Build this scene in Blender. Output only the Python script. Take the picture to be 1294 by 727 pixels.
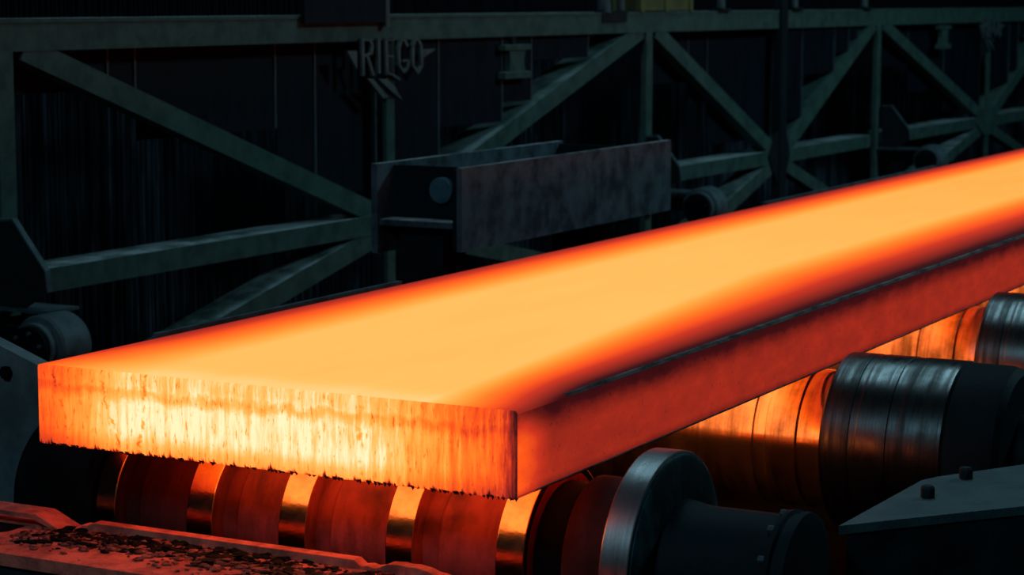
import bpy, bmesh, math, random
from mathutils import Vector, Matrix
random.seed(7)
for o in list(bpy.data.objects): bpy.data.objects.remove(o)
scene = bpy.context.scene
COL = scene.collection

# ---------------------------------------------------------------- camera
# world axes: X = slab width (towards the operator side), Y = slab length (away), Z up
CAM = Vector((2.573, -4.832, 2.161)); FPX = 2780.0
YAW, PIT = math.radians(28.16), math.radians(7.44)
FW = Vector((-math.sin(YAW)*math.cos(PIT), math.cos(YAW)*math.cos(PIT), -math.sin(PIT)))
RT = Vector((math.cos(YAW), math.sin(YAW), 0)); UP = RT.cross(FW)
cam = bpy.data.cameras.new('camera'); camo = bpy.data.objects.new('camera', cam); COL.objects.link(camo)
camo.location = CAM
camo.rotation_euler = FW.to_track_quat('-Z', 'Y').to_euler()
cam.sensor_width = 36; cam.lens = FPX/1294*36; cam.clip_end = 200
cam.dof.use_dof = True; cam.dof.focus_distance = 6.6; cam.dof.aperture_fstop = 5.0
scene.camera = camo

# ---------------------------------------------------------------- world, hall lamps, exposure
w = bpy.data.worlds.new('hall_air'); scene.world = w; w.use_nodes = True
w.node_tree.nodes['Background'].inputs[0].default_value = (0.25, 0.6, 0.8, 1)
w.node_tree.nodes['Background'].inputs[1].default_value = 0.003
def area(name, loc, target, size, power, col):
    l = bpy.data.lights.new(name, 'AREA'); l.energy = power; l.color = col; l.shape = 'RECTANGLE'
    l.size, l.size_y = size
    o = bpy.data.objects.new(name, l); COL.objects.link(o); o.location = loc
    o.rotation_euler = (Vector(target)-Vector(loc)).to_track_quat('-Z', 'Y').to_euler()
    return o
area('hall_lamp_far_bay', (6.0, 14.5, 9.0), (-4.2, 14.0, 1.0), (2.0, 2.0), 560, (0.38, 0.86, 1.0))
area('hall_lamp_over_table', (-2.6, 7.0, 10.0), (-2.6, 7.0, 0.0), (1.5, 8.0), 190, (0.45, 0.85, 1.0))
area('hall_lamp_near_bay', (-1.0, -9.0, 8.0), (-2.0, 4.0, 1.0), (2.0, 2.0), 230, (0.38, 0.82, 1.0))
vs = scene.view_settings
vs.view_transform = 'Standard'; vs.look = 'None'; vs.gamma = 1.0; vs.use_curve_mapping = False; vs.exposure = 0.0

# ---------------------------------------------------------------- helpers
def on(ax, v, px, py):
    """point where the sight line through photo pixel (px, py) meets the real plane axis = v"""
    d = FW + RT*((px-647)/FPX) - UP*((py-363.5)/FPX)
    return CAM + d*((v-CAM[ax])/d[ax])

def link(name, me, mat=None, parent=None, smooth=False):
    o = bpy.data.objects.new(name, me); COL.objects.link(o)
    if mat is not None and not me.materials: me.materials.append(mat)
    if parent is not None: o.parent = parent
    if smooth:
        for p in me.polygons: p.use_smooth = True
    return o

def tag(o, label=None, cat=None, group=None, kind=None):
    if label: o['label'] = label
    if cat: o['category'] = cat
    if group: o['group'] = group
    if kind: o['kind'] = kind
    return o

def thing(name, label, cat, loc=(0, 0, 0), group=None):
    o = bpy.data.objects.new(name, None); COL.objects.link(o); o.location = loc
    o.empty_display_size = 0.1
    return tag(o, label, cat, group)

def finish(bm, name, mat, parent=None, smooth=False, bevel=0.0, origin=None):
    """link a bmesh given in world coordinates as ONE object; parts keep their world place"""
    if bevel > 0:
        bmesh.ops.bevel(bm, geom=[e for e in bm.edges if e.is_manifold and e.calc_face_angle(0) > 0.5], offset=bevel, segments=2,
                        affect='EDGES', profile=0.5, clamp_overlap=True)
    bmesh.ops.recalc_face_normals(bm, faces=bm.faces)
    base = Vector((0, 0, 0))
    if parent is not None:
        p = parent
        while p is not None: base += p.location; p = p.parent
    if origin is None:
        cs = [v.co for v in bm.verts]
        origin = Vector(((min(c.x for c in cs)+max(c.x for c in cs))/2, (min(c.y for c in cs)+max(c.y for c in cs))/2,
                         min(c.z for c in cs)))
    else: origin = Vector(origin)
    for v in bm.verts: v.co -= origin
    me = bpy.data.meshes.new(name); bm.to_mesh(me); bm.free()
    o = link(name, me, mat, parent, smooth); o.location = origin-base
    if smooth:
        me.set_sharp_from_angle(angle=math.radians(20))
    return o

def add_box(bm, lo, hi):
    vs_ = [bm.verts.new((x, y, z)) for x in (lo[0], hi[0]) for y in (lo[1], hi[1]) for z in (lo[2], hi[2])]
    for f in ((0, 1, 3, 2), (4, 6, 7, 5), (0, 4, 5, 1), (2, 3, 7, 6), (0, 2, 6, 4), (1, 5, 7, 3)):
        bm.faces.new([vs_[i] for i in f])

def box(name, lo, hi, mat, parent=None, bevel=0.004):
    bm = bmesh.new(); add_box(bm, lo, hi); return finish(bm, name, mat, parent, bevel=bevel)

AX = {'x': lambda a, b, h: (h, a, b), 'y': lambda a, b, h: (a, h, b), 'z': lambda a, b, h: (a, b, h)}
def add_prism(bm, pts, axis, h0, h1):
    f = AX[axis]
    lo = [bm.verts.new(f(a, b, h0)) for a, b in pts]; hi = [bm.verts.new(f(a, b, h1)) for a, b in pts]
    n = len(pts)
    bm.faces.new(lo[::-1]); bm.faces.new(hi)
    for i in range(n): bm.faces.new((lo[i], lo[(i+1) % n], hi[(i+1) % n], hi[i]))

def prism(name, pts, axis, h0, h1, mat, parent=None, bevel=0.003):
    bm = bmesh.new(); add_prism(bm, pts, axis, h0, h1); return finish(bm, name, mat, parent, bevel=bevel)

def add_lathe(bm, prof, axis, centre, seg=64):
    """prof: (along, radius) pairs, closed with caps where the radius is not 0"""
    rings = []
    for a, r in prof:
        ring = []
        for k in range(seg):
            t = 2*math.pi*k/seg; c, s = r*math.cos(t), r*math.sin(t)
            if axis == 'x': p = (a, centre[0]+c, centre[1]+s)
            elif axis == 'y': p = (centre[0]+c, a, centre[1]+s)
            else: p = (centre[0]+c, centre[1]+s, a)
            ring.append(bm.verts.new(p))
        rings.append(ring)
    for i in range(len(rings)-1):
        for k in range(seg):
            bm.faces.new((rings[i][k], rings[i][(k+1) % seg], rings[i+1][(k+1) % seg], rings[i+1][k]))
    bm.faces.new(rings[0][::-1]); bm.faces.new(rings[-1])

def lathe(name, prof, axis, centre, mat, parent=None, seg=72):
    bm = bmesh.new(); add_lathe(bm, prof, axis, centre, seg); return finish(bm, name, mat, parent, smooth=True)

def disc_prof(a0, a1, r, c=0.006):
    return [(a0, r-c), (a0+c*0.3, r-c*0.3), (a0+c, r), (a1-c, r), (a1-c*0.3, r-c*0.3), (a1, r-c)]

def strut(name, p0, p1, width, x0, x1, mat, parent):
    """straight member in the Y-Z plane between two (y, z) points, from x0 (back) to x1 (front)"""
    a, b = Vector(p0), Vector(p1); d = (b-a).normalized(); n = Vector((-d.y, d.x))*(width/2)
    return prism(name, [tuple(a-n), tuple(b-n), tuple(b+n), tuple(a+n)], 'x', x0, x1, mat, parent, bevel=0.004)

# ---------------------------------------------------------------- materials
class NT:
    def __init__(s, name):
        s.m = bpy.data.materials.new(name); s.m.use_nodes = True; s.t = s.m.node_tree
        s.n = s.t.nodes; s.n.clear(); s.out = s.n.new('ShaderNodeOutputMaterial')
    def node(s, typ, **kw):
        n = s.n.new(typ)
        for k, v in kw.items(): setattr(n, k, v)
        return n
    def set(s, sock, v):
        if hasattr(v, 'is_linked') or isinstance(v, bpy.types.NodeSocket): s.t.links.new(v, sock)
        else: sock.default_value = v
    def math(s, op, a, b=None, c=None, clamp=False):
        n = s.node('ShaderNodeMath', operation=op, use_clamp=clamp)
        for i, v in enumerate((a, b, c)):
            if v is not None: s.set(n.inputs[i], v)
        return n.outputs[0]
    def ss(s, v, a, b, lo=0.0, hi=1.0):
        n = s.node('ShaderNodeMapRange', interpolation_type='SMOOTHSTEP')
        s.set(n.inputs[0], v); s.set(n.inputs[1], a); s.set(n.inputs[2], b); s.set(n.inputs[3], lo); s.set(n.inputs[4], hi)
        return n.outputs[0]
    def noise(s, scale=(1, 1, 1), sc=5.0, detail=4.0, rough=0.6, off=(0, 0, 0)):
        tc = s.node('ShaderNodeTexCoord'); mp = s.node('ShaderNodeMapping')
        s.t.links.new(tc.outputs['Object'], mp.inputs[0]); mp.inputs['Scale'].default_value = scale
        mp.inputs['Location'].default_value = off
        n = s.node('ShaderNodeTexNoise'); s.t.links.new(mp.outputs[0], n.inputs['Vector'])
        n.inputs['Scale'].default_value = sc; n.inputs['Detail'].default_value = detail; n.inputs['Roughness'].default_value = rough
        return n.outputs['Fac']
    def xyz(s):
        tc = s.node('ShaderNodeTexCoord'); sp = s.node('ShaderNodeSeparateXYZ'); s.t.links.new(tc.outputs['Object'], sp.inputs[0])
        return sp.outputs
    def ramp(s, fac, stops):
        n = s.node('ShaderNodeValToRGB'); s.set(n.inputs[0], fac)
        el = n.color_ramp.elements
        while len(el) < len(stops): el.new(0.5)
        for e, (p, c) in zip(el, stops): e.position = p; e.color = (*c, 1)
        return n.outputs[0]
    def mix(s, fac, a, b):
        n = s.node('ShaderNodeMix', data_type='RGBA'); s.set(n.inputs[0], fac)
        for i, v in ((6, a), (7, b)):
            s.set(n.inputs[i], (*v, 1) if isinstance(v, tuple) else v)
        return n.outputs[2]
    def bsdf(s, base, rough, metal=0.0, bump=None, bstr=0.2, bdist=0.01, spec=0.5):
        b = s.node('ShaderNodeBsdfPrincipled')
        s.set(b.inputs['Base Color'], (*base, 1) if isinstance(base, tuple) else base)
        s.set(b.inputs['Roughness'], rough); s.set(b.inputs['Metallic'], metal); b.inputs['Specular IOR Level'].default_value = spec
        if bump is not None:
            bn = s.node('ShaderNodeBump'); s.set(bn.inputs['Height'], bump); bn.inputs['Strength'].default_value = bstr
            bn.inputs['Distance'].default_value = bdist; s.t.links.new(bn.outputs[0], b.inputs['Normal'])
        s.t.links.new(b.outputs[0], s.out.inputs[0]); return b

def grimy(name, c0, c1, rough=0.6, metal=0.0, sc=6.0, scale=(1, 1, 1), bstr=0.25, spec=0.4, r1=None):
    m = NT(name); f = m.noise(scale, sc, 6, 0.65); g = m.ss(f, 0.35, 0.68)
    rr = rough if r1 is None else m.ss(f, 0.3, 0.7, rough, r1)
    m.bsdf(m.mix(g, c0, c1), rr, metal, m.noise((1, 1, 1), sc*9, 3), bstr, 0.006, spec); return m.m

M = {}
def dusty_lit_paint(name, c0, c1, dust_light):
    m = NT(name); f = m.noise((1, 1, 1), 7, 6, 0.65); g = m.noise((1, 1, 1), 3, 8, 0.75)
    ge = m.node('ShaderNodeNewGeometry'); sp = m.node('ShaderNodeSeparateXYZ'); m.t.links.new(ge.outputs['Normal'], sp.inputs[0])
    k = m.math('MULTIPLY', m.ss(sp.outputs[2], 0.92, 0.995), m.ss(g, 0.36, 0.60))  # dust on upward faces; also paints in light on diagonals and box rims
    m.bsdf(m.mix(k, m.mix(m.ss(f, 0.35, 0.68), c0, c1), dust_light), 0.7, 0.0, m.noise((1, 1, 1), 60, 3), 0.25, 0.006, 0.15); return m.m
M['truss'] = dusty_lit_paint('truss_green_paint', (0.047, 0.078, 0.066), (0.026, 0.045, 0.040), (0.27, 0.29, 0.30))
M['truss_dark'] = grimy('dark_post_paint', (0.006, 0.011, 0.013), (0.003, 0.006, 0.008), 0.6, sc=5, spec=0.2)
M['panel'] = grimy('navy_sheet', (0.0028, 0.0060, 0.0115), (0.0014, 0.0028, 0.0055), 0.7, sc=3, scale=(1, 3, .4), spec=0.1)
M['seam'] = grimy('sheet_edge_strip', (0.05, 0.065, 0.075), (0.02, 0.03, 0.035), 0.5)
M['sign'] = grimy('emblem_paint', (0.06, 0.08, 0.08), (0.03, 0.04, 0.045), 0.6, sc=9)
M['box'] = dusty_lit_paint('weathered_grey_steel', (0.080, 0.100, 0.122), (0.020, 0.026, 0.034), (0.30, 0.29, 0.30))
M['boxdark'] = grimy('dark_steel', (0.006, 0.013, 0.018), (0.003, 0.006, 0.009), 0.65, sc=4, spec=0.1)
M['pin'] = grimy('pin_steel', (0.06, 0.13, 0.17), (0.03, 0.075, 0.105), 0.45, sc=12)
M['housing'] = grimy('housing_grey_paint', (0.13, 0.155, 0.165), (0.05, 0.065, 0.075), 0.6, sc=3)
M['teal'] = grimy('bearing_cover_paint', (0.062, 0.108, 0.120), (0.036, 0.066, 0.076), 0.55, sc=8)
M['navy'] = grimy('dark_navy_paint', (0.012, 0.028, 0.036), (0.003, 0.007, 0.010), 0.65, sc=6, spec=0.15)
M['black'] = grimy('scaled_black_steel', (0.005, 0.005, 0.007), (0.002, 0.002, 0.003), 0.7, sc=6, spec=0.04)
M['wheel'] = grimy('wheel_steel', (0.060, 0.085, 0.095), (0.025, 0.036, 0.042), 0.6, sc=7, spec=0.2)
M['olive'] = grimy('olive_yellow_paint', (0.10, 0.10, 0.03), (0.05, 0.055, 0.02), 0.6, sc=4)
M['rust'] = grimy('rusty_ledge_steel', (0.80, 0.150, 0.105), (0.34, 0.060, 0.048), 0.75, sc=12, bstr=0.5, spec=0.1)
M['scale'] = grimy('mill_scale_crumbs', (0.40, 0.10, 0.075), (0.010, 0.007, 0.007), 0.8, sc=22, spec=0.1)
M['floor'] = grimy('hall_floor_concrete', (0.004, 0.005, 0.006), (0.002, 0.002, 0.003), 0.95, sc=1.5, spec=0.0)
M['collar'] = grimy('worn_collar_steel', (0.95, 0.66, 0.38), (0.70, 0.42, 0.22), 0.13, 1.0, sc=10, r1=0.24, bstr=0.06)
M['rollerbody'] = grimy('rusty_roller_body', (0.30, 0.042, 0.040), (0.11, 0.017, 0.018), 0.75, 0.0, sc=4, scale=(3, 1, 1), spec=0.1)
def roller_rust():
    m = NT('rusty_roller_body'); x, y, z = m.xyz(); f = m.noise((3, 1, 1), 4.0, 6, 0.65); b = m.noise((2.0, 3, 3), 1.6, 3, 0.5)
    c = m.mix(m.ss(f, 0.35, 0.68), (0.30, 0.042, 0.040), (0.13, 0.019, 0.019))
    k = m.math('MULTIPLY', m.ss(x, -0.75, 0.05, 0.10, 1.0), m.ss(x, 0.62, 0.74, 1.0, 0.22))     # rust colour fullest near mid-length, darker towards both ends
    k = m.math('MULTIPLY', k, m.ss(b, 0.30, 0.46, 0.25, 1.0))
    m.bsdf(m.mix(k, (0.016, 0.006, 0.006), c), 0.75, 0.0, m.noise((1, 1, 1), 40, 3), 0.25, 0.006, 0.1); return m.m
M['rollerbody'] = roller_rust()
def mottle():
    m = NT('teal_smeared_end_face'); f = m.noise((1, 2.2, 1.2), 3.0, 6, 0.65)
    m.bsdf(m.mix(m.ss(f, 0.46, 0.66), (0.004, 0.010, 0.014), (0.022, 0.085, 0.105)), 0.6, 0.0, None, spec=0.15); return m.m
M['enddisc'] = mottle()
M['groove'] = grimy('roller_groove_scale', (0.05, 0.018, 0.014), (0.02, 0.010, 0.010), 0.7, sc=8)
M['burr'] = grimy('slag_burr', (0.03, 0.014, 0.010), (0.008, 0.005, 0.004), 0.8, sc=30)
M['fin'] = grimy('grey_edge_scale', (0.30, 0.20, 0.19), (0.02, 0.011, 0.010), 0.8, sc=26, scale=(1, .25, 1))

def polished(name, base, lo, hi, metal=0.95, band=14.0):
    m = NT(name); f = m.noise((band, 0.6, 0.6), 1.0, 5, 0.7); g = m.noise((1, 1, 1), 7.0, 5, 0.7)
    h = m.math('MULTIPLY_ADD', g, 0.35, m.math('MULTIPLY', f, 0.75))
    k = m.ss(h, 0.40, 0.68)
    col = m.mix(k, base, tuple(c*0.22 for c in base))
    m.bsdf(col, m.ss(h, 0.35, 0.75, lo, hi), metal, m.noise((60, 2, 2), 1.0, 3), 0.06, 0.004); return m.m
M['barrel'] = polished('polished_barrel', (0.105, 0.108, 0.11), 0.18, 0.45, band=22)
M['flange'] = polished('machined_flange', (0.62, 0.62, 0.64), 0.24, 0.36, band=5)
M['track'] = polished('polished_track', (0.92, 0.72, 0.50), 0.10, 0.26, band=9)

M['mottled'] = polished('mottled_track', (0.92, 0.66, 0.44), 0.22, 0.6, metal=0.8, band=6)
# temperature -> glow of hot steel (linear light, red far past white as hot steel is)
HOT = [(0.0, (0.004, 0.002, 0.003)), (0.14, (0.05, 0.004, 0.005)), (0.30, (0.33, 0.021, 0.010)), (0.42, (0.62, 0.035, 0.012)),
       (0.54, (1.05, 0.10, 0.010)), (0.66, (1.6, 0.22, 0.018)), (0.78, (2.0, 0.40, 0.055)), (0.88, (2.3, 0.555, 0.130)), (1.0, (5.0, 0.93, 0.52))]
def hot(m, t):
    col = m.ramp(t, [(p, tuple(c/5 for c in v)) for p, v in HOT])
    e = m.node('ShaderNodeEmission'); m.set(e.inputs[0], col); e.inputs[1].default_value = 5.0
    d = m.node('ShaderNodeBsdfDiffuse'); d.inputs[0].default_value = (0.03, 0.022, 0.022, 1)
    a = m.node('ShaderNodeAddShader'); m.t.links.new(e.outputs[0], a.inputs[0]); m.t.links.new(d.outputs[0], a.inputs[1])
    m.t.links.new(a.outputs[0], m.out.inputs[0]); return m.m
SW, ST, SL, ZB = 1.555, 0.23, 15.0, 0.90          # slab width, thickness, length, underside height
def hot_top(bottom=False):
    m = NT('hot_steel_underside' if bottom else 'hot_steel_top'); x, y, z = m.xyz()
    n = m.noise((2.2, 0.5, 1), 2.0, 5, 0.6)
    dr = m.math('MULTIPLY', x, -1.0); dl = m.math('ADD', x, SW)
    if bottom:
        t = m.math('MINIMUM', m.ss(dr, 0.0, 0.20, 0.46, 0.88), m.ss(dl, 0.05, 0.62, 0.30, 0.88))
    else:
        wr = m.math('MINIMUM', m.math('MULTIPLY_ADD', y, 0.10, 0.27), 0.56)                      # the cold border widens away from the cut end
        q = m.math('DIVIDE', dr, wr)
        e = m.math('POWER', m.math('MINIMUM', m.math('MAXIMUM', q, 0.0), 1.0), 0.8)
        e0 = m.ss(y, 0.0, 0.5, 0.24, 0.02)
        tr = m.math('ADD', e0, m.math('MULTIPLY', e, m.math('SUBTRACT', 0.87, e0)))
        q2 = m.math('POWER', m.math('MINIMUM', m.math('MAXIMUM', m.math('DIVIDE', dl, 0.38), 0.0), 1.0), 0.62)
        tl0 = m.ss(y, 0.0, 0.7, 0.42, 0.20)
        tl = m.math('ADD', tl0, m.math('MULTIPLY', q2, m.math('SUBTRACT', 0.87, tl0)))
        t = m.math('SMOOTH_MIN', tr, tl, 0.06)
        lip = m.ss(y, 0.0, 0.22, 0.045, 0.0)
        t = m.math('ADD', t, lip)
        t = m.math('ADD', t, m.math('MULTIPLY', m.math('SUBTRACT', n, 0.5), 0.05))
        t = m.math('SUBTRACT', t, m.ss(y, 1.0, 9.0, 0.0, 0.06))
    return hot(m, t)
def hot_side():
    m = NT('hot_steel_side'); x, y, z = m.xyz(); n = m.noise((1, 2.5, 6), 2.5, 6, 0.65); n2 = m.noise((1, 14, 14), 4.0, 3, 0.6)
    zz = m.math('DIVIDE', z, -ST)                                # 0 top .. 1 bottom
    prof = m.math('MULTIPLY', m.ss(zz, 0.0, 0.45), m.ss(zz, 0.86, 1.0, 1.0, 0.45))
    t = m.math('MULTIPLY_ADD', prof, 0.20, 0.10)
    t = m.math('ADD', t, m.math('MULTIPLY', m.ss(y, 0.0, 0.22, 1.0, 0.0), m.math('MULTIPLY', m.ss(zz, 0.0, 0.25, 0.5, 1.0), 0.24)))
    t = m.math('ADD', t, m.math('MULTIPLY', m.math('SUBTRACT', n, 0.5), 0.16))
    t = m.math('SUBTRACT', t, m.ss(n2, 0.60, 0.76, 0.0, 0.09))
    return hot(m, t)
def hot_front():
    m = NT('hot_steel_cut_face'); x, y, z = m.xyz()
    st = m.noise((46, 1, 5.0), 1.0, 6, 0.66); fine = m.noise((120, 1, 26), 1.0, 3, 0.6); blot = m.noise((3, 1, 5), 1.3, 4, 0.6)
    zz = m.math('DIVIDE', z, -ST)
    dr = m.math('MULTIPLY', x, -1.0); dl = m.math('ADD', x, SW)
    amp = m.ss(dr, 0.0, 0.55, 1.1, 0.58)                        # streaks bite deeper towards the cold corner
    t = m.math('ADD', 0.97, m.math('MULTIPLY', m.math('SUBTRACT', st, 0.5), amp))
    t = m.math('ADD', t, m.math('MULTIPLY', m.math('SUBTRACT', blot, 0.5), 0.20))
    t = m.math('SUBTRACT', t, m.ss(fine, 0.57, 0.72, 0.0, 0.24))
    # skin along the upper edge is cooler, with a ragged line under it
    band = m.math('ADD', zz, m.math('MULTIPLY', m.math('SUBTRACT', m.noise((9, 1, 7), 1.5, 6, 0.7), 0.5), 0.42))
    t = m.math('SUBTRACT', t, m.math('MULTIPLY', m.ss(band, 0.16, 0.25), m.ss(band, 0.25, 0.40, 0.14, 0.0)))
    t = m.math('SUBTRACT', t, m.ss(band, 0.10, 0.30, 0.075, 0.0))
    t = m.math('MULTIPLY', t, m.ss(dr, 0.0, 0.50, 0.54, 1.0)); t = m.math('MULTIPLY', t, m.ss(dl, 0.0, 0.34, 0.58, 1.0))
    t = m.math('MULTIPLY', t, m.ss(m.math('ADD', dr, m.math('MULTIPLY', m.math('SUBTRACT', st, 0.5), 0.05)), 0.0, 0.04, 0.18, 1.0))
    # ragged dark notches of the cut along the lower arris
    jag = m.noise((30, 1, 0.01), 1.0, 5, 0.75)
    edge = m.math('ADD', m.math('SUBTRACT', 1.0, zz), m.math('MULTIPLY', m.math('SUBTRACT', 0.56, jag), 0.62))
    t = m.math('MULTIPLY', t, m.ss(edge, 0.0, 0.07, 0.16, 1.0))
    t = m.math('MULTIPLY', t, m.ss(m.math('SUBTRACT', 1.0, zz), 0.0, 0.30, 0.80, 1.0))
    for cx, lean, wd, dk in ((-1.165, 0.16, 0.006, 0.30), (-0.47, 0.0, 0.007, 0.22), (-1.33, -0.30, 0.004, 0.22), (-1.50, -0.25, 0.004, 0.25)):
        wob = m.math('MULTIPLY', m.math('SUBTRACT', m.noise((1, 1, 22), 1.0, 4, 0.7, (cx*3, 0, 0)), 0.5), 0.06)
        d = m.math('ABSOLUTE', m.math('ADD', m.math('SUBTRACT', m.math('SUBTRACT', x, cx), m.math('MULTIPLY', z, lean)), wob))
        gate = m.ss(m.noise((2, 1, 14), 1.6, 3, 0.6, (cx*7, 0, 0)), 0.42, 0.60)
        t = m.math('SUBTRACT', t, m.math('MULTIPLY', gate, m.ss(d, 0.0, wd*1.8, dk, 0.0)))
    return hot(m, t)
M['hot_top'], M['hot_bottom'], M['hot_side'], M['hot_front'] = hot_top(), hot_top(True), hot_side(), hot_front()

# ---------------------------------------------------------------- the setting
bm = bmesh.new(); add_box(bm, (-7, -7, -0.2), (8, 45, 0)); tag(finish(bm, 'floor', M['floor']), 'dark concrete mill floor under the roller table', kind='structure')
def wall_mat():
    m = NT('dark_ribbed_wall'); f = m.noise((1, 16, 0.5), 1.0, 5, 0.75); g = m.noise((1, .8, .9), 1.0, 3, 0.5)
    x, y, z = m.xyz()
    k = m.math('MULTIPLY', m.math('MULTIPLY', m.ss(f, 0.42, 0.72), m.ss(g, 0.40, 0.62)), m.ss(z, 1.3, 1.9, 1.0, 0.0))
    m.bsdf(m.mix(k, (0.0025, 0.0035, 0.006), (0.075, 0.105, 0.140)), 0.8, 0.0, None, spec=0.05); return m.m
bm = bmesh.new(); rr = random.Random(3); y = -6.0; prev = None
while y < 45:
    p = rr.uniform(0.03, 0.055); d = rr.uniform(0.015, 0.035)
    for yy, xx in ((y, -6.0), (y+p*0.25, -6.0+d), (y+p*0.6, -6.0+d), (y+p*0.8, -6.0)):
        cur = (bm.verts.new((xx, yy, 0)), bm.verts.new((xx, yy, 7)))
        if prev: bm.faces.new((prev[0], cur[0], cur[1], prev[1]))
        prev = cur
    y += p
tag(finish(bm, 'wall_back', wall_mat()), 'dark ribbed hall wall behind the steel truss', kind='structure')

# ---------------------------------------------------------------- the glowing slab
slab = thing('steel_slab', 'glowing orange hot steel slab lying on the roller table', 'steel slab', (0, 0, ZB))
bm = bmesh.new(); NX, NZ = 170, 26; rr = random.Random(11)
groove = [0.0]
for i in range(NX): groove.append(groove[-1]*0.6+rr.uniform(-0.003, 0.003))
grid = []
for j in range(NZ+1):
    row = []
    for i in range(NX+1):
        edge = min(i, NX-i, j, NZ-j)
        yy = (groove[i]*(0.7+0.3*math.sin(j*0.7+i))+rr.uniform(-.001, .001)) if edge > 0 else 0.0
        if edge == 0: yy = 0.004
        zz = -ST*j/NZ
        row.append(bm.verts.new((-SW+SW*i/NX, yy, zz)))
    grid.append(row)
for j in range(NZ):
    for i in range(NX):
        f = bm.faces.new((grid[j][i], grid[j+1][i], grid[j+1][i+1], grid[j][i+1])); f.material_index = 2
def strip(edge, y0, ys, mi):
    prevv = edge
    for yk in ys:
        cur = [bm.verts.new((v.co.x, yk, v.co.z)) for v in edge]
        for a in range(len(edge)-1):
            f = bm.faces.new((prevv[a], prevv[a+1], cur[a+1], cur[a])); f.material_index = mi
        prevv = cur
    return prevv
ys = [0.02, 0.3, 1, 3, 6, 10, SL]
top = [grid[0][i] for i in range(0, NX+1)]; bot = [grid[NZ][i] for i in range(0, NX+1)]
lef = [grid[j][0] for j in range(NZ+1)]; rig = [grid[j][NX] for j in range(NZ+1)]
eT = strip(top, 0, ys, 0); eB = strip(bot[::-1], 0, ys, 1); eL = strip(lef[::-1], 0, ys, 3); eR = strip(rig, 0, ys, 3)
bmesh.ops.remove_doubles(bm, verts=bm.verts, dist=1e-5)
# soft arris along the two long upper edges
es = [e for e in bm.edges if abs(e.verts[0].co.x-e.verts[1].co.x) < 1e-6 and abs(e.verts[0].co.z-e.verts[1].co.z) < 1e-6 and
      (abs(e.verts[0].co.x) < 1e-6 or abs(e.verts[0].co.x+SW) < 1e-6) and (abs(e.verts[0].co.z) < 1e-6 or abs(e.verts[0].co.z+ST) < 1e-6)]
bmesh.ops.bevel(bm, geom=es, offset=0.012, segments=3, affect='EDGES', profile=0.5, clamp_overlap=True)
ends = [v for v in bm.verts if abs(v.co.y-SL) < 1e-6]
c = bmesh.ops.convex_hull(bm, input=ends, use_existing_faces=False) if False else None
bmesh.ops.contextual_create(bm, geom=[e for e in bm.edges if e.is_boundary])
bmesh.ops.recalc_face_normals(bm, faces=bm.faces)
me = bpy.data.meshes.new('slab_body'); bm.to_mesh(me); bm.free()
for k in ('hot_top', 'hot_bottom', 'hot_front', 'hot_side'): me.materials.append(M[k])
o = link('slab_body', me, None, slab); o.location = (0, 0, ST)
# drips of slag along the lower cut edge, and the grey scale line along the cold edge
bm = bmesh.new(); rr = random.Random(5)
for k in range(110):
    x = -rr.uniform(0.0, SW-0.03); h = rr.uniform(0.002, 0.008); wd = rr.uniform(0.003, 0.012)
    vs_ = [bm.verts.new(p) for p in ((x, -0.004, ZB+h), (x+wd, -0.004, ZB+h*0.6), (x+wd*0.8, 0.012, ZB+h*.5), (x, 0.012, ZB+h*.5), (x+wd*0.5, 0.001, ZB-h*0.9))]
    for t in ((0, 1, 4), (1, 2, 4), (2, 3, 4), (3, 0, 4), (0, 3, 2, 1)): bm.faces.new([vs_[q] for q in t])
o = finish(bm, 'cut_burrs', M['burr'], slab); o['kind'] = 'stuff'; o['label'] = 'dark ragged slag drips along the lower cut edge'
def edge_strip(name, y0, y1, xz, mat, label):
    bm = bmesh.new(); rr = random.Random(9); n = int((y1-y0)/0.12); prev = None
    for i in range(n+1):
        yy = y0+(y1-y0)*i/n; taper = min(1, i/12, (n-i)/12); cur = []
        wv = 0.5+0.5*rr.random()
        for (x, z, s) in xz: cur.append(bm.verts.new((x-s*wv*taper, yy, z)))
        if prev:
            for a in range(len(cur)): bm.faces.new((prev[a], prev[(a+1) % len(cur)], cur[(a+1) % len(cur)], cur[a]))
        prev = cur
    o = finish(bm, name, mat, slab); o['label'] = label
ZT = ZB+ST
edge_strip('edge_scale', 0.28, SL-0.3, [(-0.006, ZT+0.0015, 0.010), (-0.004, ZT+0.0008, 0.0), (0.0005, ZT-0.008, 0.0), (-0.010, ZT-0.003, 0.002)], M['fin'], 'grey flaking scale line along the cold upper edge')
edge_strip('edge_fin', 0.10, SL-0.3, [(-0.003, ZB+0.012, 0.0), (0.002, ZB+0.006, 0.0), (-0.003, ZB+0.001, 0.0)], M['fin'], 'thin grey fin along the lower edge')

# ---------------------------------------------------------------- roller table
ZC = 0.65; RD = 0.03
# the near roller: collars, grooves, narrow flange
t = thing('table_roller', 'nearest roller with raised bright collars under the cut end of the slab', 'roller', (-0.6, 0.47, 0), 'rollers of the table')
c = (0.47, ZC)
rings = [(-1.535, -1.465), (-1.205, -1.115), (-0.885, -0.795), (-0.53, -0.445), (-0.185, -0.10)]
prof = [(-1.60, 0.220)]
for a, b in rings:
    prof += [(a, 0.226), (b, 0.226), (b+0.004, 0.196), (b+0.05, 0.196), (b+0.075, 0.224)]
prof[-3:] = [(-0.096, 0.192), (-0.012, 0.192), (0.0, 0.222)]
prof += [(0.152, 0.222)]
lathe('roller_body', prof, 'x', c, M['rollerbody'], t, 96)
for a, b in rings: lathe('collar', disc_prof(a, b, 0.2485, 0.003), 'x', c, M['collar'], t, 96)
lathe('gap_ring', disc_prof(-0.099, -0.012, 0.198, 0.004), 'x', c, M['black'], t)
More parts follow.
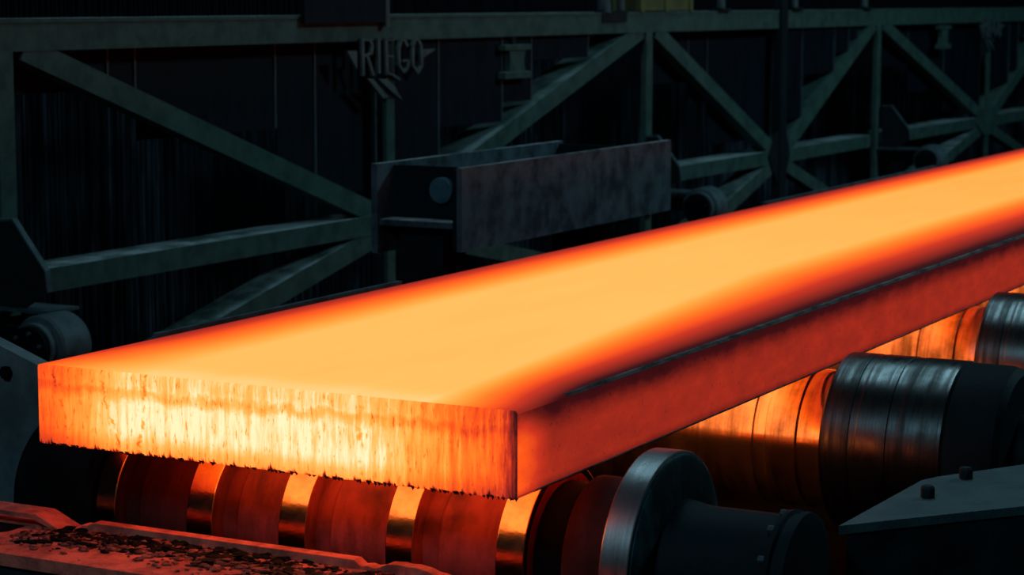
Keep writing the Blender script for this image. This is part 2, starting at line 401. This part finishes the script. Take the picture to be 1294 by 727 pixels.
lathe('end_sleeve', disc_prof(-1.86, -1.55, 0.2485, 0.02), 'x', c, M['black'], t)
lathe('flange', disc_prof(0.152, 0.235, 0.312, 0.004), 'x', c, M['flange'], t, 96)
lathe('end_disc', [(0.225, 0.300), (0.239, 0.300), (0.243, 0.29), (0.255, 0.20), (0.255, 0.02)], 'x', c, M['enddisc'], t)
lathe('shaft', [(0.25, 0.185), (0.32, 0.172), (0.56, 0.172)], 'x', c, M['boxdark'], t)
cp = lathe('coupling', [(0.545, 0.16), (0.549, 0.186), (0.565, 0.190), (0.570, 0.178), (0.585, 0.178), (0.589, 0.186), (0.606, 0.184), (0.612, 0.16), (0.612, 0.02)], 'x', c, M['boxdark'], t)
for k in range(12):
    a = 2*math.pi*k/12; bm = bmesh.new()
    add_lathe(bm, [(0.534, 0.011), (0.552, 0.011)], 'x', (c[0]+0.179*math.cos(a), c[1]+0.179*math.sin(a)), 6); finish(bm, 'coupling_bolt', M['wheel'], cp)
lathe('shaft_stub', [(-1.915, 0.09), (-1.855, 0.09)], 'x', c, M['black'], t)
# the following rollers: smooth track under the slab, wide polished barrel outside it
LBL = {1: 'second roller with a wide dark polished barrel behind the bolted cover', 2: 'third roller with glowing mottled track near the right edge',
       3: 'fourth roller just peeping out under the slab at right edge'}
for k in range(1, 4):
    y0 = 2.333+1.80*(k-1); c = (y0, ZC)
    t = thing('table_roller', LBL[k], 'roller', (-0.6, y0, 0), 'rollers of the table')
    lathe('track', [(a, r+RD) for a, r in [(-1.56, 0.212), (-1.54, 0.2185), (-0.62, 0.2185), (-0.615, 0.214), (-0.50, 0.214), (-0.495, 0.2185), (-0.20, 0.2185), (-0.195, 0.212),
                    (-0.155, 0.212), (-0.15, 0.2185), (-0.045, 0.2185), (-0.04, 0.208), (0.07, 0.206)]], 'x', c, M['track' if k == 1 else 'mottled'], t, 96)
    lathe('barrel', [(a, r+RD) for a, r in [(0.058, 0.22), (0.060, 0.266), (0.068, 0.2745), (0.16, 0.275), (0.163, 0.2735), (0.185, 0.2735), (0.188, 0.275), (0.29, 0.275),
                           (0.293, 0.273), (0.33, 0.273), (0.333, 0.275), (0.475, 0.275), (0.485, 0.270)]], 'x', c, M['barrel'], t, 96)
    lathe('barrel_shoulder', [(a, r+RD) for a, r in [(0.483, 0.270), (0.62, 0.269), (0.645, 0.262), (0.665, 0.24), (0.67, 0.20), (0.67, 0.03)]], 'x', c, M['boxdark'], t)
    lathe('shaft', [(0.66, 0.14), (0.95, 0.14)], 'x', c, M['boxdark'], t)
    lathe('end_sleeve', disc_prof(-1.86, -1.555, 0.2485, 0.02), 'x', c, M['black'], t)

# ---------------------------------------------------------------- things on the operator side
# scale ledge in front of the first roller
t = thing('scale_ledge', 'red-lit rusty steel ledge littered with scale at bottom left', 'ledge', (-1.0, -0.2, 0))
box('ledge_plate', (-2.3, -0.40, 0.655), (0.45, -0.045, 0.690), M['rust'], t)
prism('front_skirt', [(-0.385, 0.20), (-0.375, 0.20), (-0.375, 0.655), (-0.385, 0.655)], 'x', -2.3, 0.45, M['navy'], t, bevel=0)
box('leg', (-2.1, -0.36, 0.0), (-2.0, -0.10, 0.655), M['navy'], t); box('leg', (0.2, -0.36, 0.0), (0.3, -0.10, 0.655), M['navy'], t)
# broken lip along the back of the ledge
rr = random.Random(2); bm = bmesh.new(); xs = [-1.335+0.02*i for i in range(90)]; prev = None
for x in xs:
    if x < -0.42: h = 0.022
    else: h = max(0.002, 0.012+0.012*math.sin(x*17)+rr.uniform(-.004, .004))
    if x < -1.31: h = 0.012
    cur = [bm.verts.new(p) for p in ((x, -0.095, 0.688), (x, -0.088, 0.690+h), (x, -0.050, 0.690+h), (x, -0.045, 0.688))]
    if prev:
        for a in range(3): bm.faces.new((prev[a], prev[a+1], cur[a+1], cur[a]))
        bm.faces.new((prev[3], prev[0], cur[0], cur[3]))
    else: bm.faces.new(cur)
    prev = cur
bm.faces.new(prev[::-1]); finish(bm, 'back_lip', M['rust'], t)
# raised strap on the left, and a black sheet painting in the shade of the hollow
prism('strap', [(-2.3, 0.728), (-1.46, 0.728), (-1.37, 0.691), (-1.40, 0.691), (-1.475, 0.716), (-2.3, 0.716)], 'y', -0.135, -0.05, M['rust'], t, bevel=0.002)
prism('pocket_shade', [(-2.3, -0.35), (-1.60, -0.35), (-1.56, -0.30), (-1.50, -0.20), (-1.50, -0.137), (-2.3, -0.137)], 'z', 0.689, 0.693, M['black'], t, bevel=0)
# crumbs of mill scale
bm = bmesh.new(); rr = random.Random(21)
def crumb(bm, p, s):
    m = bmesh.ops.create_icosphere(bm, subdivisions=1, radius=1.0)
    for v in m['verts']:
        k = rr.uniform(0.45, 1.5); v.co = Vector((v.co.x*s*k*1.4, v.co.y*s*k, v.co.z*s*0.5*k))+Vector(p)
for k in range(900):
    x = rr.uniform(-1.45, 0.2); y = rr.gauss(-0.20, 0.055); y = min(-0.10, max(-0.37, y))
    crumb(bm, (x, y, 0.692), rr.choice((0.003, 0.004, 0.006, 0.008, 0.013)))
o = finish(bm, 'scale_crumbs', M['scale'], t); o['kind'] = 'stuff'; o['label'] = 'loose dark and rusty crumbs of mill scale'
bm = bmesh.new()
for k in range(620):
    x = rr.uniform(-1.40, 0.2); y = min(-0.10, max(-0.34, rr.gauss(-0.18+0.05*math.sin(x*5), 0.05)))
    crumb(bm, (x, y, 0.692), rr.choice((0.005, 0.008, 0.012, 0.017)))
o = finish(bm, 'black_scale', M['black'], t); o['kind'] = 'stuff'; o['label'] = 'black flakes of mill scale'

# bearing cover with bolts at the lower right
t = thing('bearing_cover', 'grey-teal bolted cover plate on a dark housing at lower right', 'machine cover', (0.9, 1.2, 0))
pl = [(0.606, 0.716), (0.627, 1.378), (0.655, 1.45), (0.834, 1.743), (1.30, 2.02), (1.45, 1.75), (0.985, 1.185), (0.72, 0.86)]
prism('cover_plate', pl, 'z', 0.725, 0.75, M['teal'], t, bevel=0.004)
cx, cy = 0.95, 1.35
prism('housing_body', [(cx+(a-cx)*0.96, cy+(b-cy)*0.96) for a, b in pl], 'z', 0.0, 0.724, M['navy'], t)
for bx, by in ((0.712, 1.165), (0.735, 1.462)):
    bm = bmesh.new(); add_lathe(bm, [(0.75, 0.021), (0.778, 0.021), (0.784, 0.017)], 'z', (bx, by), 6); finish(bm, 'bolt_head', M['navy'], t, bevel=0.002)

# ---------------------------------------------------------------- things on the far side
t = thing('bearing_housing', 'grey bearing housing with sloping top left of the slab corner', 'machine housing', (-2.4, 0.75, 0))
prism('housing_body', [(-2.9, 0), (-1.90, 0), (-1.90, 0.945), (-2.062, 0.997), (-2.218, 1.05), (-2.9, 1.28)], 'y', 0.60, 0.66, M['housing'], t, bevel=0.006)
box('rear_rib', (-2.85, 0.66, 0.0), (-2.60, 1.0, 0.9), M['housing'], t)
bm = bmesh.new(); add_lathe(bm, [(0.583, 0.022), (0.603, 0.022)], 'y', (-2.19, 0.965), 6); finish(bm, 'bolt_head', M['black'], t)
bm = bmesh.new(); add_lathe(bm, [(0.583, 0.022), (0.603, 0.022)], 'y', (-2.19, 0.45), 6); finish(bm, 'bolt_head', M['black'], t)

for ya, yb, lb in ((1.02, 2.6, 'thin grey guard rail beyond the slab edge, near the bearing housing'), (6.5, 9.6, 'thin grey guard rail beyond the slab edge, right of the steel box')):
    t = thing('guard_rail', lb, 'rail', (-1.9, (ya+yb)/2, 0), 'guard rails along the far slab edge')
    box('rail_bar', (-1.925, ya, 0.93), (-1.90, yb, 1.056), M['wheel'], t)
    for yy in (ya+0.05, yb-0.15): box('rail_post', (-1.95, yy, 0.0), (-1.90, yy+0.1, 0.93), M['boxdark'], t)

# heavy open steel box on its stand
t = thing('steel_box', 'weathered grey open steel box girder on a stand behind the slab', 'steel box', (-2.95, 5.7, 0))
Y0, Y1, ZL, ZH = 4.5, 7.0, 0.935, 1.348
box('side_wall', (-2.73, Y0, ZL), (-2.70, Y1, ZH), M['box'], t, 0.006)
box('side_wall', (-3.22, Y0, ZL-0.03), (-3.185, Y1-0.45, ZH+0.005), M['box'], t, 0.006)
box('bottom_flange', (-3.185, Y0+0.02, 1.045), (-2.731, Y1-0.05, 1.075), M['box'], t)
box('end_plate', (-3.185, Y0+0.16, 1.075), (-2.731, Y0+0.19, ZH-0.01), M['boxdark'], t)
box('end_plate', (-3.185, Y1-0.50, 1.075), (-2.731, Y1-0.47, ZH-0.01), M['boxdark'], t)
box('edge_column', (-2.755, Y0+0.004, ZL), (-2.731, Y0+0.05, ZH-0.01), M['boxdark'], t)
lathe('pin', [(Y0+0.125, 0.060), (Y0+0.128, 0.065), (Y0+0.17, 0.065)], 'y', (-2.895, 1.222), M['pin'], t, 40)
box('stand_post', (-3.13, Y0+0.12, 0.0), (-2.87, Y0+0.34, 1.045), M['boxdark'], t)
box('stand_post', (-3.10, Y1-0.75, 0.0), (-2.84, Y1-0.55, 1.045), M['boxdark'], t)
box('stand_strap', (-2.90, Y0+0.09, 0.55), (-2.86, Y0+0.12, 1.0), M['boxdark'], t)

# ---- the truss
XF = -4.60
t = thing('steel_truss', 'long green painted steel truss frame in front of the back wall', 'truss', (XF, 10, 0))
TZ0, TZ1, BZ0, BZ1 = 1.915, 2.055, 0.715, 0.835
HUB = [6.95, 13.65, 20.2, 26.6]; POST = [3.39, 10.82, 16.30, 23.4, 29.5]
box('top_chord', (XF-0.26, 1.5, TZ0), (XF, 30, TZ1), M['truss'], t)
box('chord_flange', (XF-0.28, 1.5, TZ1-0.002), (XF+0.004, 30, TZ1+0.018), M['truss'], t)
for a, b in ((1.5, 3.33), (3.55, 10.68), (11.0, 16.10), (16.75, 23.2), (23.6, 30)):
    box('bottom_chord', (XF-0.25, a, BZ0), (XF, b, BZ1), M['truss'], t)
for y in POST:
    box('post', (XF-0.04, y-0.055, 0.05), (XF+0.005, y+0.06, TZ0), M['truss'], t)
for i, y in enumerate(HUB):
    if i == 1:
        box('hub_post', (XF-0.05, y-0.075, 0.05), (XF+0.03, y+0.075, 2.6), M['truss_dark'], t)
        prism('hub_plate', [(y-0.30, 0.79), (y-0.12, 1.0), (y+0.12, 1.0), (y+0.22, 0.79), (y+0.10, 0.55), (y-0.10, 0.55)], 'x', XF+0.001, XF+0.012, M['truss_dark'], t)
    else:
        box('hub_post', (XF-0.025, y-0.045, 0.05), (XF+0.004, y+0.05, TZ0), M['truss'], t)
        if i: prism('hub_plate', [(y-0.5, 0.78), (y-0.15, 0.93), (y+0.2, 0.93), (y+0.5, 0.79), (y+0.2, 0.62), (y-0.15, 0.62)], 'x', XF+0.005, XF+0.015, M['truss'], t)
def diag(p0, p1, wdt, deep): strut('diagonal', p0, p1, wdt, XF-deep, XF-0.003, M['truss'], t)
segs = [(3.39, 6.95, 10.82), (10.82, 13.65, 16.30), (16.30, 20.2, 23.4), (23.4, 26.6, 29.5)]
for l, h, r in segs:
    diag((l+0.15, 1.93), (h-0.15, 0.84), 0.125, 0.10)             # falling to the hub
    diag((h+0.10, 0.80), (r-0.10, 1.93), 0.125, 0.26)             # rising from the hub, a deep plate
    diag((h-0.15, 0.70), (l+0.4, 0.05), 0.125, 0.22)              # below the lower chord
    diag((h+0.12, 0.70), (r-0.4, 0.05), 0.115, 0.10)

# wheel assemblies at the truss posts
WL = ['grey flanged wheel under a gusset bracket at the left edge above the slab', 'grey wheel at right end of the steel box, just above the slab', 'grey wheel below the gusset bracket at upper right, over the slab edge']
for i, (y, zc) in enumerate(((3.39, 0.585), (10.82, 0.60), (16.45, 0.60))):
    g = thing('guide_wheel', WL[i], 'wheel', (-4.1, y, 0), 'wheels along the foot of the truss')
    ya = y-0.60 if i == 0 else y-0.42
    lathe('tyre', [(ya+0.10, 0.115), (ya+0.11, 0.142), (ya+0.125, 0.15), (ya+0.30, 0.15), (ya+0.32, 0.138), (ya+0.32, 0.05)], 'y', (-4.02, zc), M['wheel'], g, 48)
    lathe('wheel_flange', [(ya+0.06, 0.09), (ya+0.065, 0.118), (ya+0.085, 0.12), (ya+0.115, 0.12)], 'y', (-4.02, zc), M['wheel'], g, 48)
    d = lathe('wheel_disc', [(ya+0.03, 0.04), (ya+0.035, 0.108), (ya+0.07, 0.11)], 'y', (-4.02, zc), M['black'], g, 40)
    for k in range(6):
        a = 2*math.pi*k/6+0.3; bm = bmesh.new()
        add_lathe(bm, [(ya+0.02, 0.010), (ya+0.04, 0.010)], 'y', (-4.02+0.08*math.cos(a), zc+0.08*math.sin(a)), 6); finish(bm, 'hub_bolt', M['wheel' if i == 0 else 'boxdark'], d)
    lathe('axle', [(ya+0.05, 0.045), (ya+0.36, 0.045)], 'y', (-4.02, zc), M['black'], g, 24)
    yb = y-0.12
    prism('gusset_plate', [(-4.56, 1.11), (-4.465, 1.115), (-4.275, 0.88), (-4.265, 0.785), (-4.43, 0.685), (-4.56, 0.685)], 'y', yb-0.012, yb+0.012, M['truss_dark'], g)
    bm = bmesh.new(); add_prism(bm, [(-4.56, 1.11), (-4.56, 1.122), (-4.462, 1.127), (-4.268, 0.886), (-4.258, 0.785), (-4.265, 0.785), (-4.275, 0.88), (-4.465, 1.115)], 'y', yb-0.014, yb+0.022)
    finish(bm, 'gusset_flange', M['wheel'], g)
    box('axle_arm', (-4.5, ya+0.325, zc-0.05), (-3.98, ya+0.37, zc+0.05), M['black'], g)
    box('arm_root', (-4.53, ya+0.325, zc-0.06), (-4.49, y+0.06, zc+0.06), M['black'], g)
    box('foot_plate', (-4.60, y-0.17, 0.685), (-4.22, y+0.05, 0.70), M['wheel'], g)
box_t = thing('rail_beam', 'low dark beam carrying the wheels at the foot of the truss', 'beam', (-4.02, 10, 0))
box('beam_body', (-4.12, 1.5, 0.0), (-3.92, 30, 0.42), M['boxdark'], box_t); box('rail_head', (-4.06, 1.5, 0.42), (-3.98, 30, 0.434), M['wheel'], box_t)

# stepped sheet panels hung behind the front of the truss
def screen(label, x, items, edge_x=None):
    s = thing('panel_screen', label, 'sheet panels', (x, (items[0][0]+items[-1][1])/2, 0), 'sheet panel screens hung in the truss')
    for a, b, z in items:
        p = box('panel', (x-0.012, a+0.006, z), (x, b-0.006, TZ0+0.02), M['panel'], s, 0.0)
        box('edge_strip', (x-0.02, b-0.022, z), (x+0.010, b-0.008, TZ0+0.01), M['seam'], p, 0.0)
    return s
screen('dark sheet panels above the falling diagonal at far left', -4.72, [(3.6, 4.33, 1.70), (4.33, 4.56, 1.63), (4.56, 5.87, 1.42), (5.87, 6.29, 1.09), (6.29, 6.98, 0.98)])
screen('dark stepped sheet panels right of the winged emblem', -4.64, [(7.05, 7.63, 1.16), (7.63, 8.50, 1.335), (8.50, 8.93, 1.465), (8.93, 9.83, 1.745)])
screen('dark sheet panels left of the dark truss post', -4.72, [(11.0, 11.85, 1.5), (11.85, 12.25, 1.32), (12.25, 13.72, 0.95)])
screen('dark stepped sheet panels right of the dark truss post', -4.64, [(13.75, 14.27, 1.09), (14.27, 15.12, 1.485), (15.12, 15.53, 1.67), (15.53, 15.78, 1.80)])
screen('dark sheet panels behind the upper right hourglass fitting', -4.72, [(16.6, 17.6, 1.5), (17.6, 18.85, 1.2), (18.85, 20.25, 0.95)])
screen('dark stepped sheet panels at the right edge', -4.64, [(20.3, 21.17, 1.19), (21.17, 21.57, 1.335), (21.57, 22.4, 1.755)])

# hourglass fittings
for i, (y0, z0, z1, hw) in enumerate(((8.62, 1.628, 1.858, 0.19), (18.45, 1.645, 1.89, 0.20))):
    g = thing('hourglass_fitting', ('pale hourglass shaped fitting on the panels right of the winged emblem', 'small pale hourglass shaped fitting near the top right corner')[i], 'fitting', (-4.6, y0, z0), 'hourglass fittings on the panels')
    prism('waist', [(y0-hw*.62, z0+.04), (y0+hw*.62, z0+.04), (y0+hw*.52, (z0+z1)/2), (y0+hw*.62, z1-.03), (y0-hw*.62, z1-.03), (y0-hw*.52, (z0+z1)/2)], 'x', -4.63, -4.585, M['truss'], g)
    box('cap', (-4.635, y0-hw, z1-.035), (-4.575, y0+hw, z1), M['truss'], g); box('cap', (-4.635, y0-hw, z0), (-4.575, y0+hw, z0+.045), M['truss'], g)
    box('hanger', (-4.63, y0-0.02, z1), (-4.61, y0+0.02, TZ0+0.01), M['truss_dark'], g)

# winged emblems with lettering, one at each post head
LET = {'letter_r': [[(175, 300), (180, 575)], [(178, 306), (235, 310), (250, 350), (240, 412), (182, 430)], [(212, 430), (256, 572)]],
       'letter_i': [[(300, 300), (302, 556)]],
       'letter_e': [[(355, 300), (362, 565)], [(350, 306), (412, 306)], [(358, 430), (408, 430)], [(360, 558), (402, 572), (458, 608)]],
       'letter_g': [[(518, 350), (497, 308), (468, 312), (453, 370), (456, 500), (490, 550), (521, 520), (524, 462), (484, 468)]],
       'letter_o': [[(578, 308), (560, 350), (560, 500), (598, 555), (630, 500), (622, 350), (602, 306), (578, 308)]]}
POLY = {'wing': [[(55, 390), (130, 390), (130, 530)], [(628, 380), (735, 373), (640, 442)]],
        'lightning_bolt': [[(210, 600), (252, 604), (372, 745), (332, 755)], [(292, 604), (360, 606), (418, 660), (476, 768), (400, 705)]]}
EX = -4.575
def e2(u, v):
    p = on(0, EX, 430+u*0.165, v*0.165); return (p.y, p.z)
def stroke(bm, pts, wd):
    P = [Vector(e2(*q)) for q in pts]
    for a, b in zip(P[:-1], P[1:]):
        d = b-a; d.normalize(); n = Vector((-d.y, d.x)); sy = wd*(0.5+1.0*abs(n.x)); n = n*sy/2; a2, b2 = a-d*wd*0.3, b+d*wd*0.3
        add_prism(bm, [tuple(a2-n), tuple(b2-n), tuple(b2+n), tuple(a2+n)], 'x', EX-0.02, EX)
def emblem(label):
    g = thing('winged_emblem', label, 'emblem', (EX, 6.93, 1.7), 'winged lettered emblems on the truss')
    for k, strokes in LET.items():
        bm = bmesh.new()
        for s in strokes: stroke(bm, s, 0.018)
        finish(bm, k, M['sign'], g)
    for k, polys in POLY.items():
        for p in polys: prism(k, [e2(*q) for q in p], 'x', EX-0.02, EX, M['sign'], g, bevel=0)
    bm = bmesh.new(); add_box(bm, (EX-0.03, 6.90, 1.55), (EX-0.02, 6.99, 1.93)); finish(bm, 'mount_plate', M['truss_dark'], g)
    return g
g = emblem('faint winged lettered emblem with lightning bolt, left of centre on the truss')
def copy_tree(o, parent=None):
    c2 = o.copy(); COL.objects.link(c2); c2.parent = parent
    for ch in list(o.children): copy_tree(ch, c2)
    return c2
g2 = copy_tree(g); g2.location.y += 13.28; g2.location.z += 0.03
g2['label'] = 'tiny winged emblem on the thin post near the top right corner'

# things standing on or hung over the top chord
ZTC = TZ1+0.018
t = thing('switch_cabinet', 'dark cabinet overlapping the top chord above the left emblem', 'cabinet', (-4.52, 6.4, 2.02))
box('cabinet_body', (-4.592, 5.95, 2.026), (-4.565, 6.84, 2.5), M['panel'], t); box('cabinet_edge', (-4.592, 6.845, 2.0), (-4.555, 6.885, 2.47), M['seam'], t)
t = thing('storage_crate', 'dull olive yellow crate standing on the top chord', 'crate', (-4.7, 11.14, ZTC))
box('crate_body', (-4.84, 10.66, ZTC+0.01), (-4.60, 11.62, 2.5), M['olive'], t)
for yy in (10.64, 11.10, 11.58): box('crate_batten', (-4.60, yy, ZTC), (-4.585, yy+0.06, 2.5), M['olive'], t)
t = thing('pipe_clamp', 'small dark clamp fitting on the top chord left of the olive crate', 'clamp', (-4.6, 10.18, ZTC))
box('clamp_base', (-4.66, 9.98, 2.0), (-4.59, 10.40, ZTC+0.012), M['truss_dark'], t); lathe('clamp_stud', [(2.07, 0.05), (2.4, 0.05)], 'z', (-4.62, 10.06), M['wheel'], t, 16); lathe('clamp_stud', [(2.07, 0.03), (2.4, 0.03)], 'z', (-4.62, 10.35), M['wheel'], t, 16)
for yy, lb in ((12.3, 'thin upright rod on the top chord right of the olive crate'), (14.0, 'thin upright rod on the top chord right of the dark post'), (15.9, 'thin upright rod on the top chord above the third truss post')):
    t = thing('upright_rod', lb, 'rod', (-4.6, yy, ZTC), 'upright rods on the top chord')
    lathe('rod', [(ZTC, 0.035), (2.7, 0.035)], 'z', (-4.62, yy), M['wheel'], t, 16); box('foot', (-4.67, yy-0.12, ZTC), (-4.57, yy+0.12, ZTC+0.025), M['truss_dark'], t)
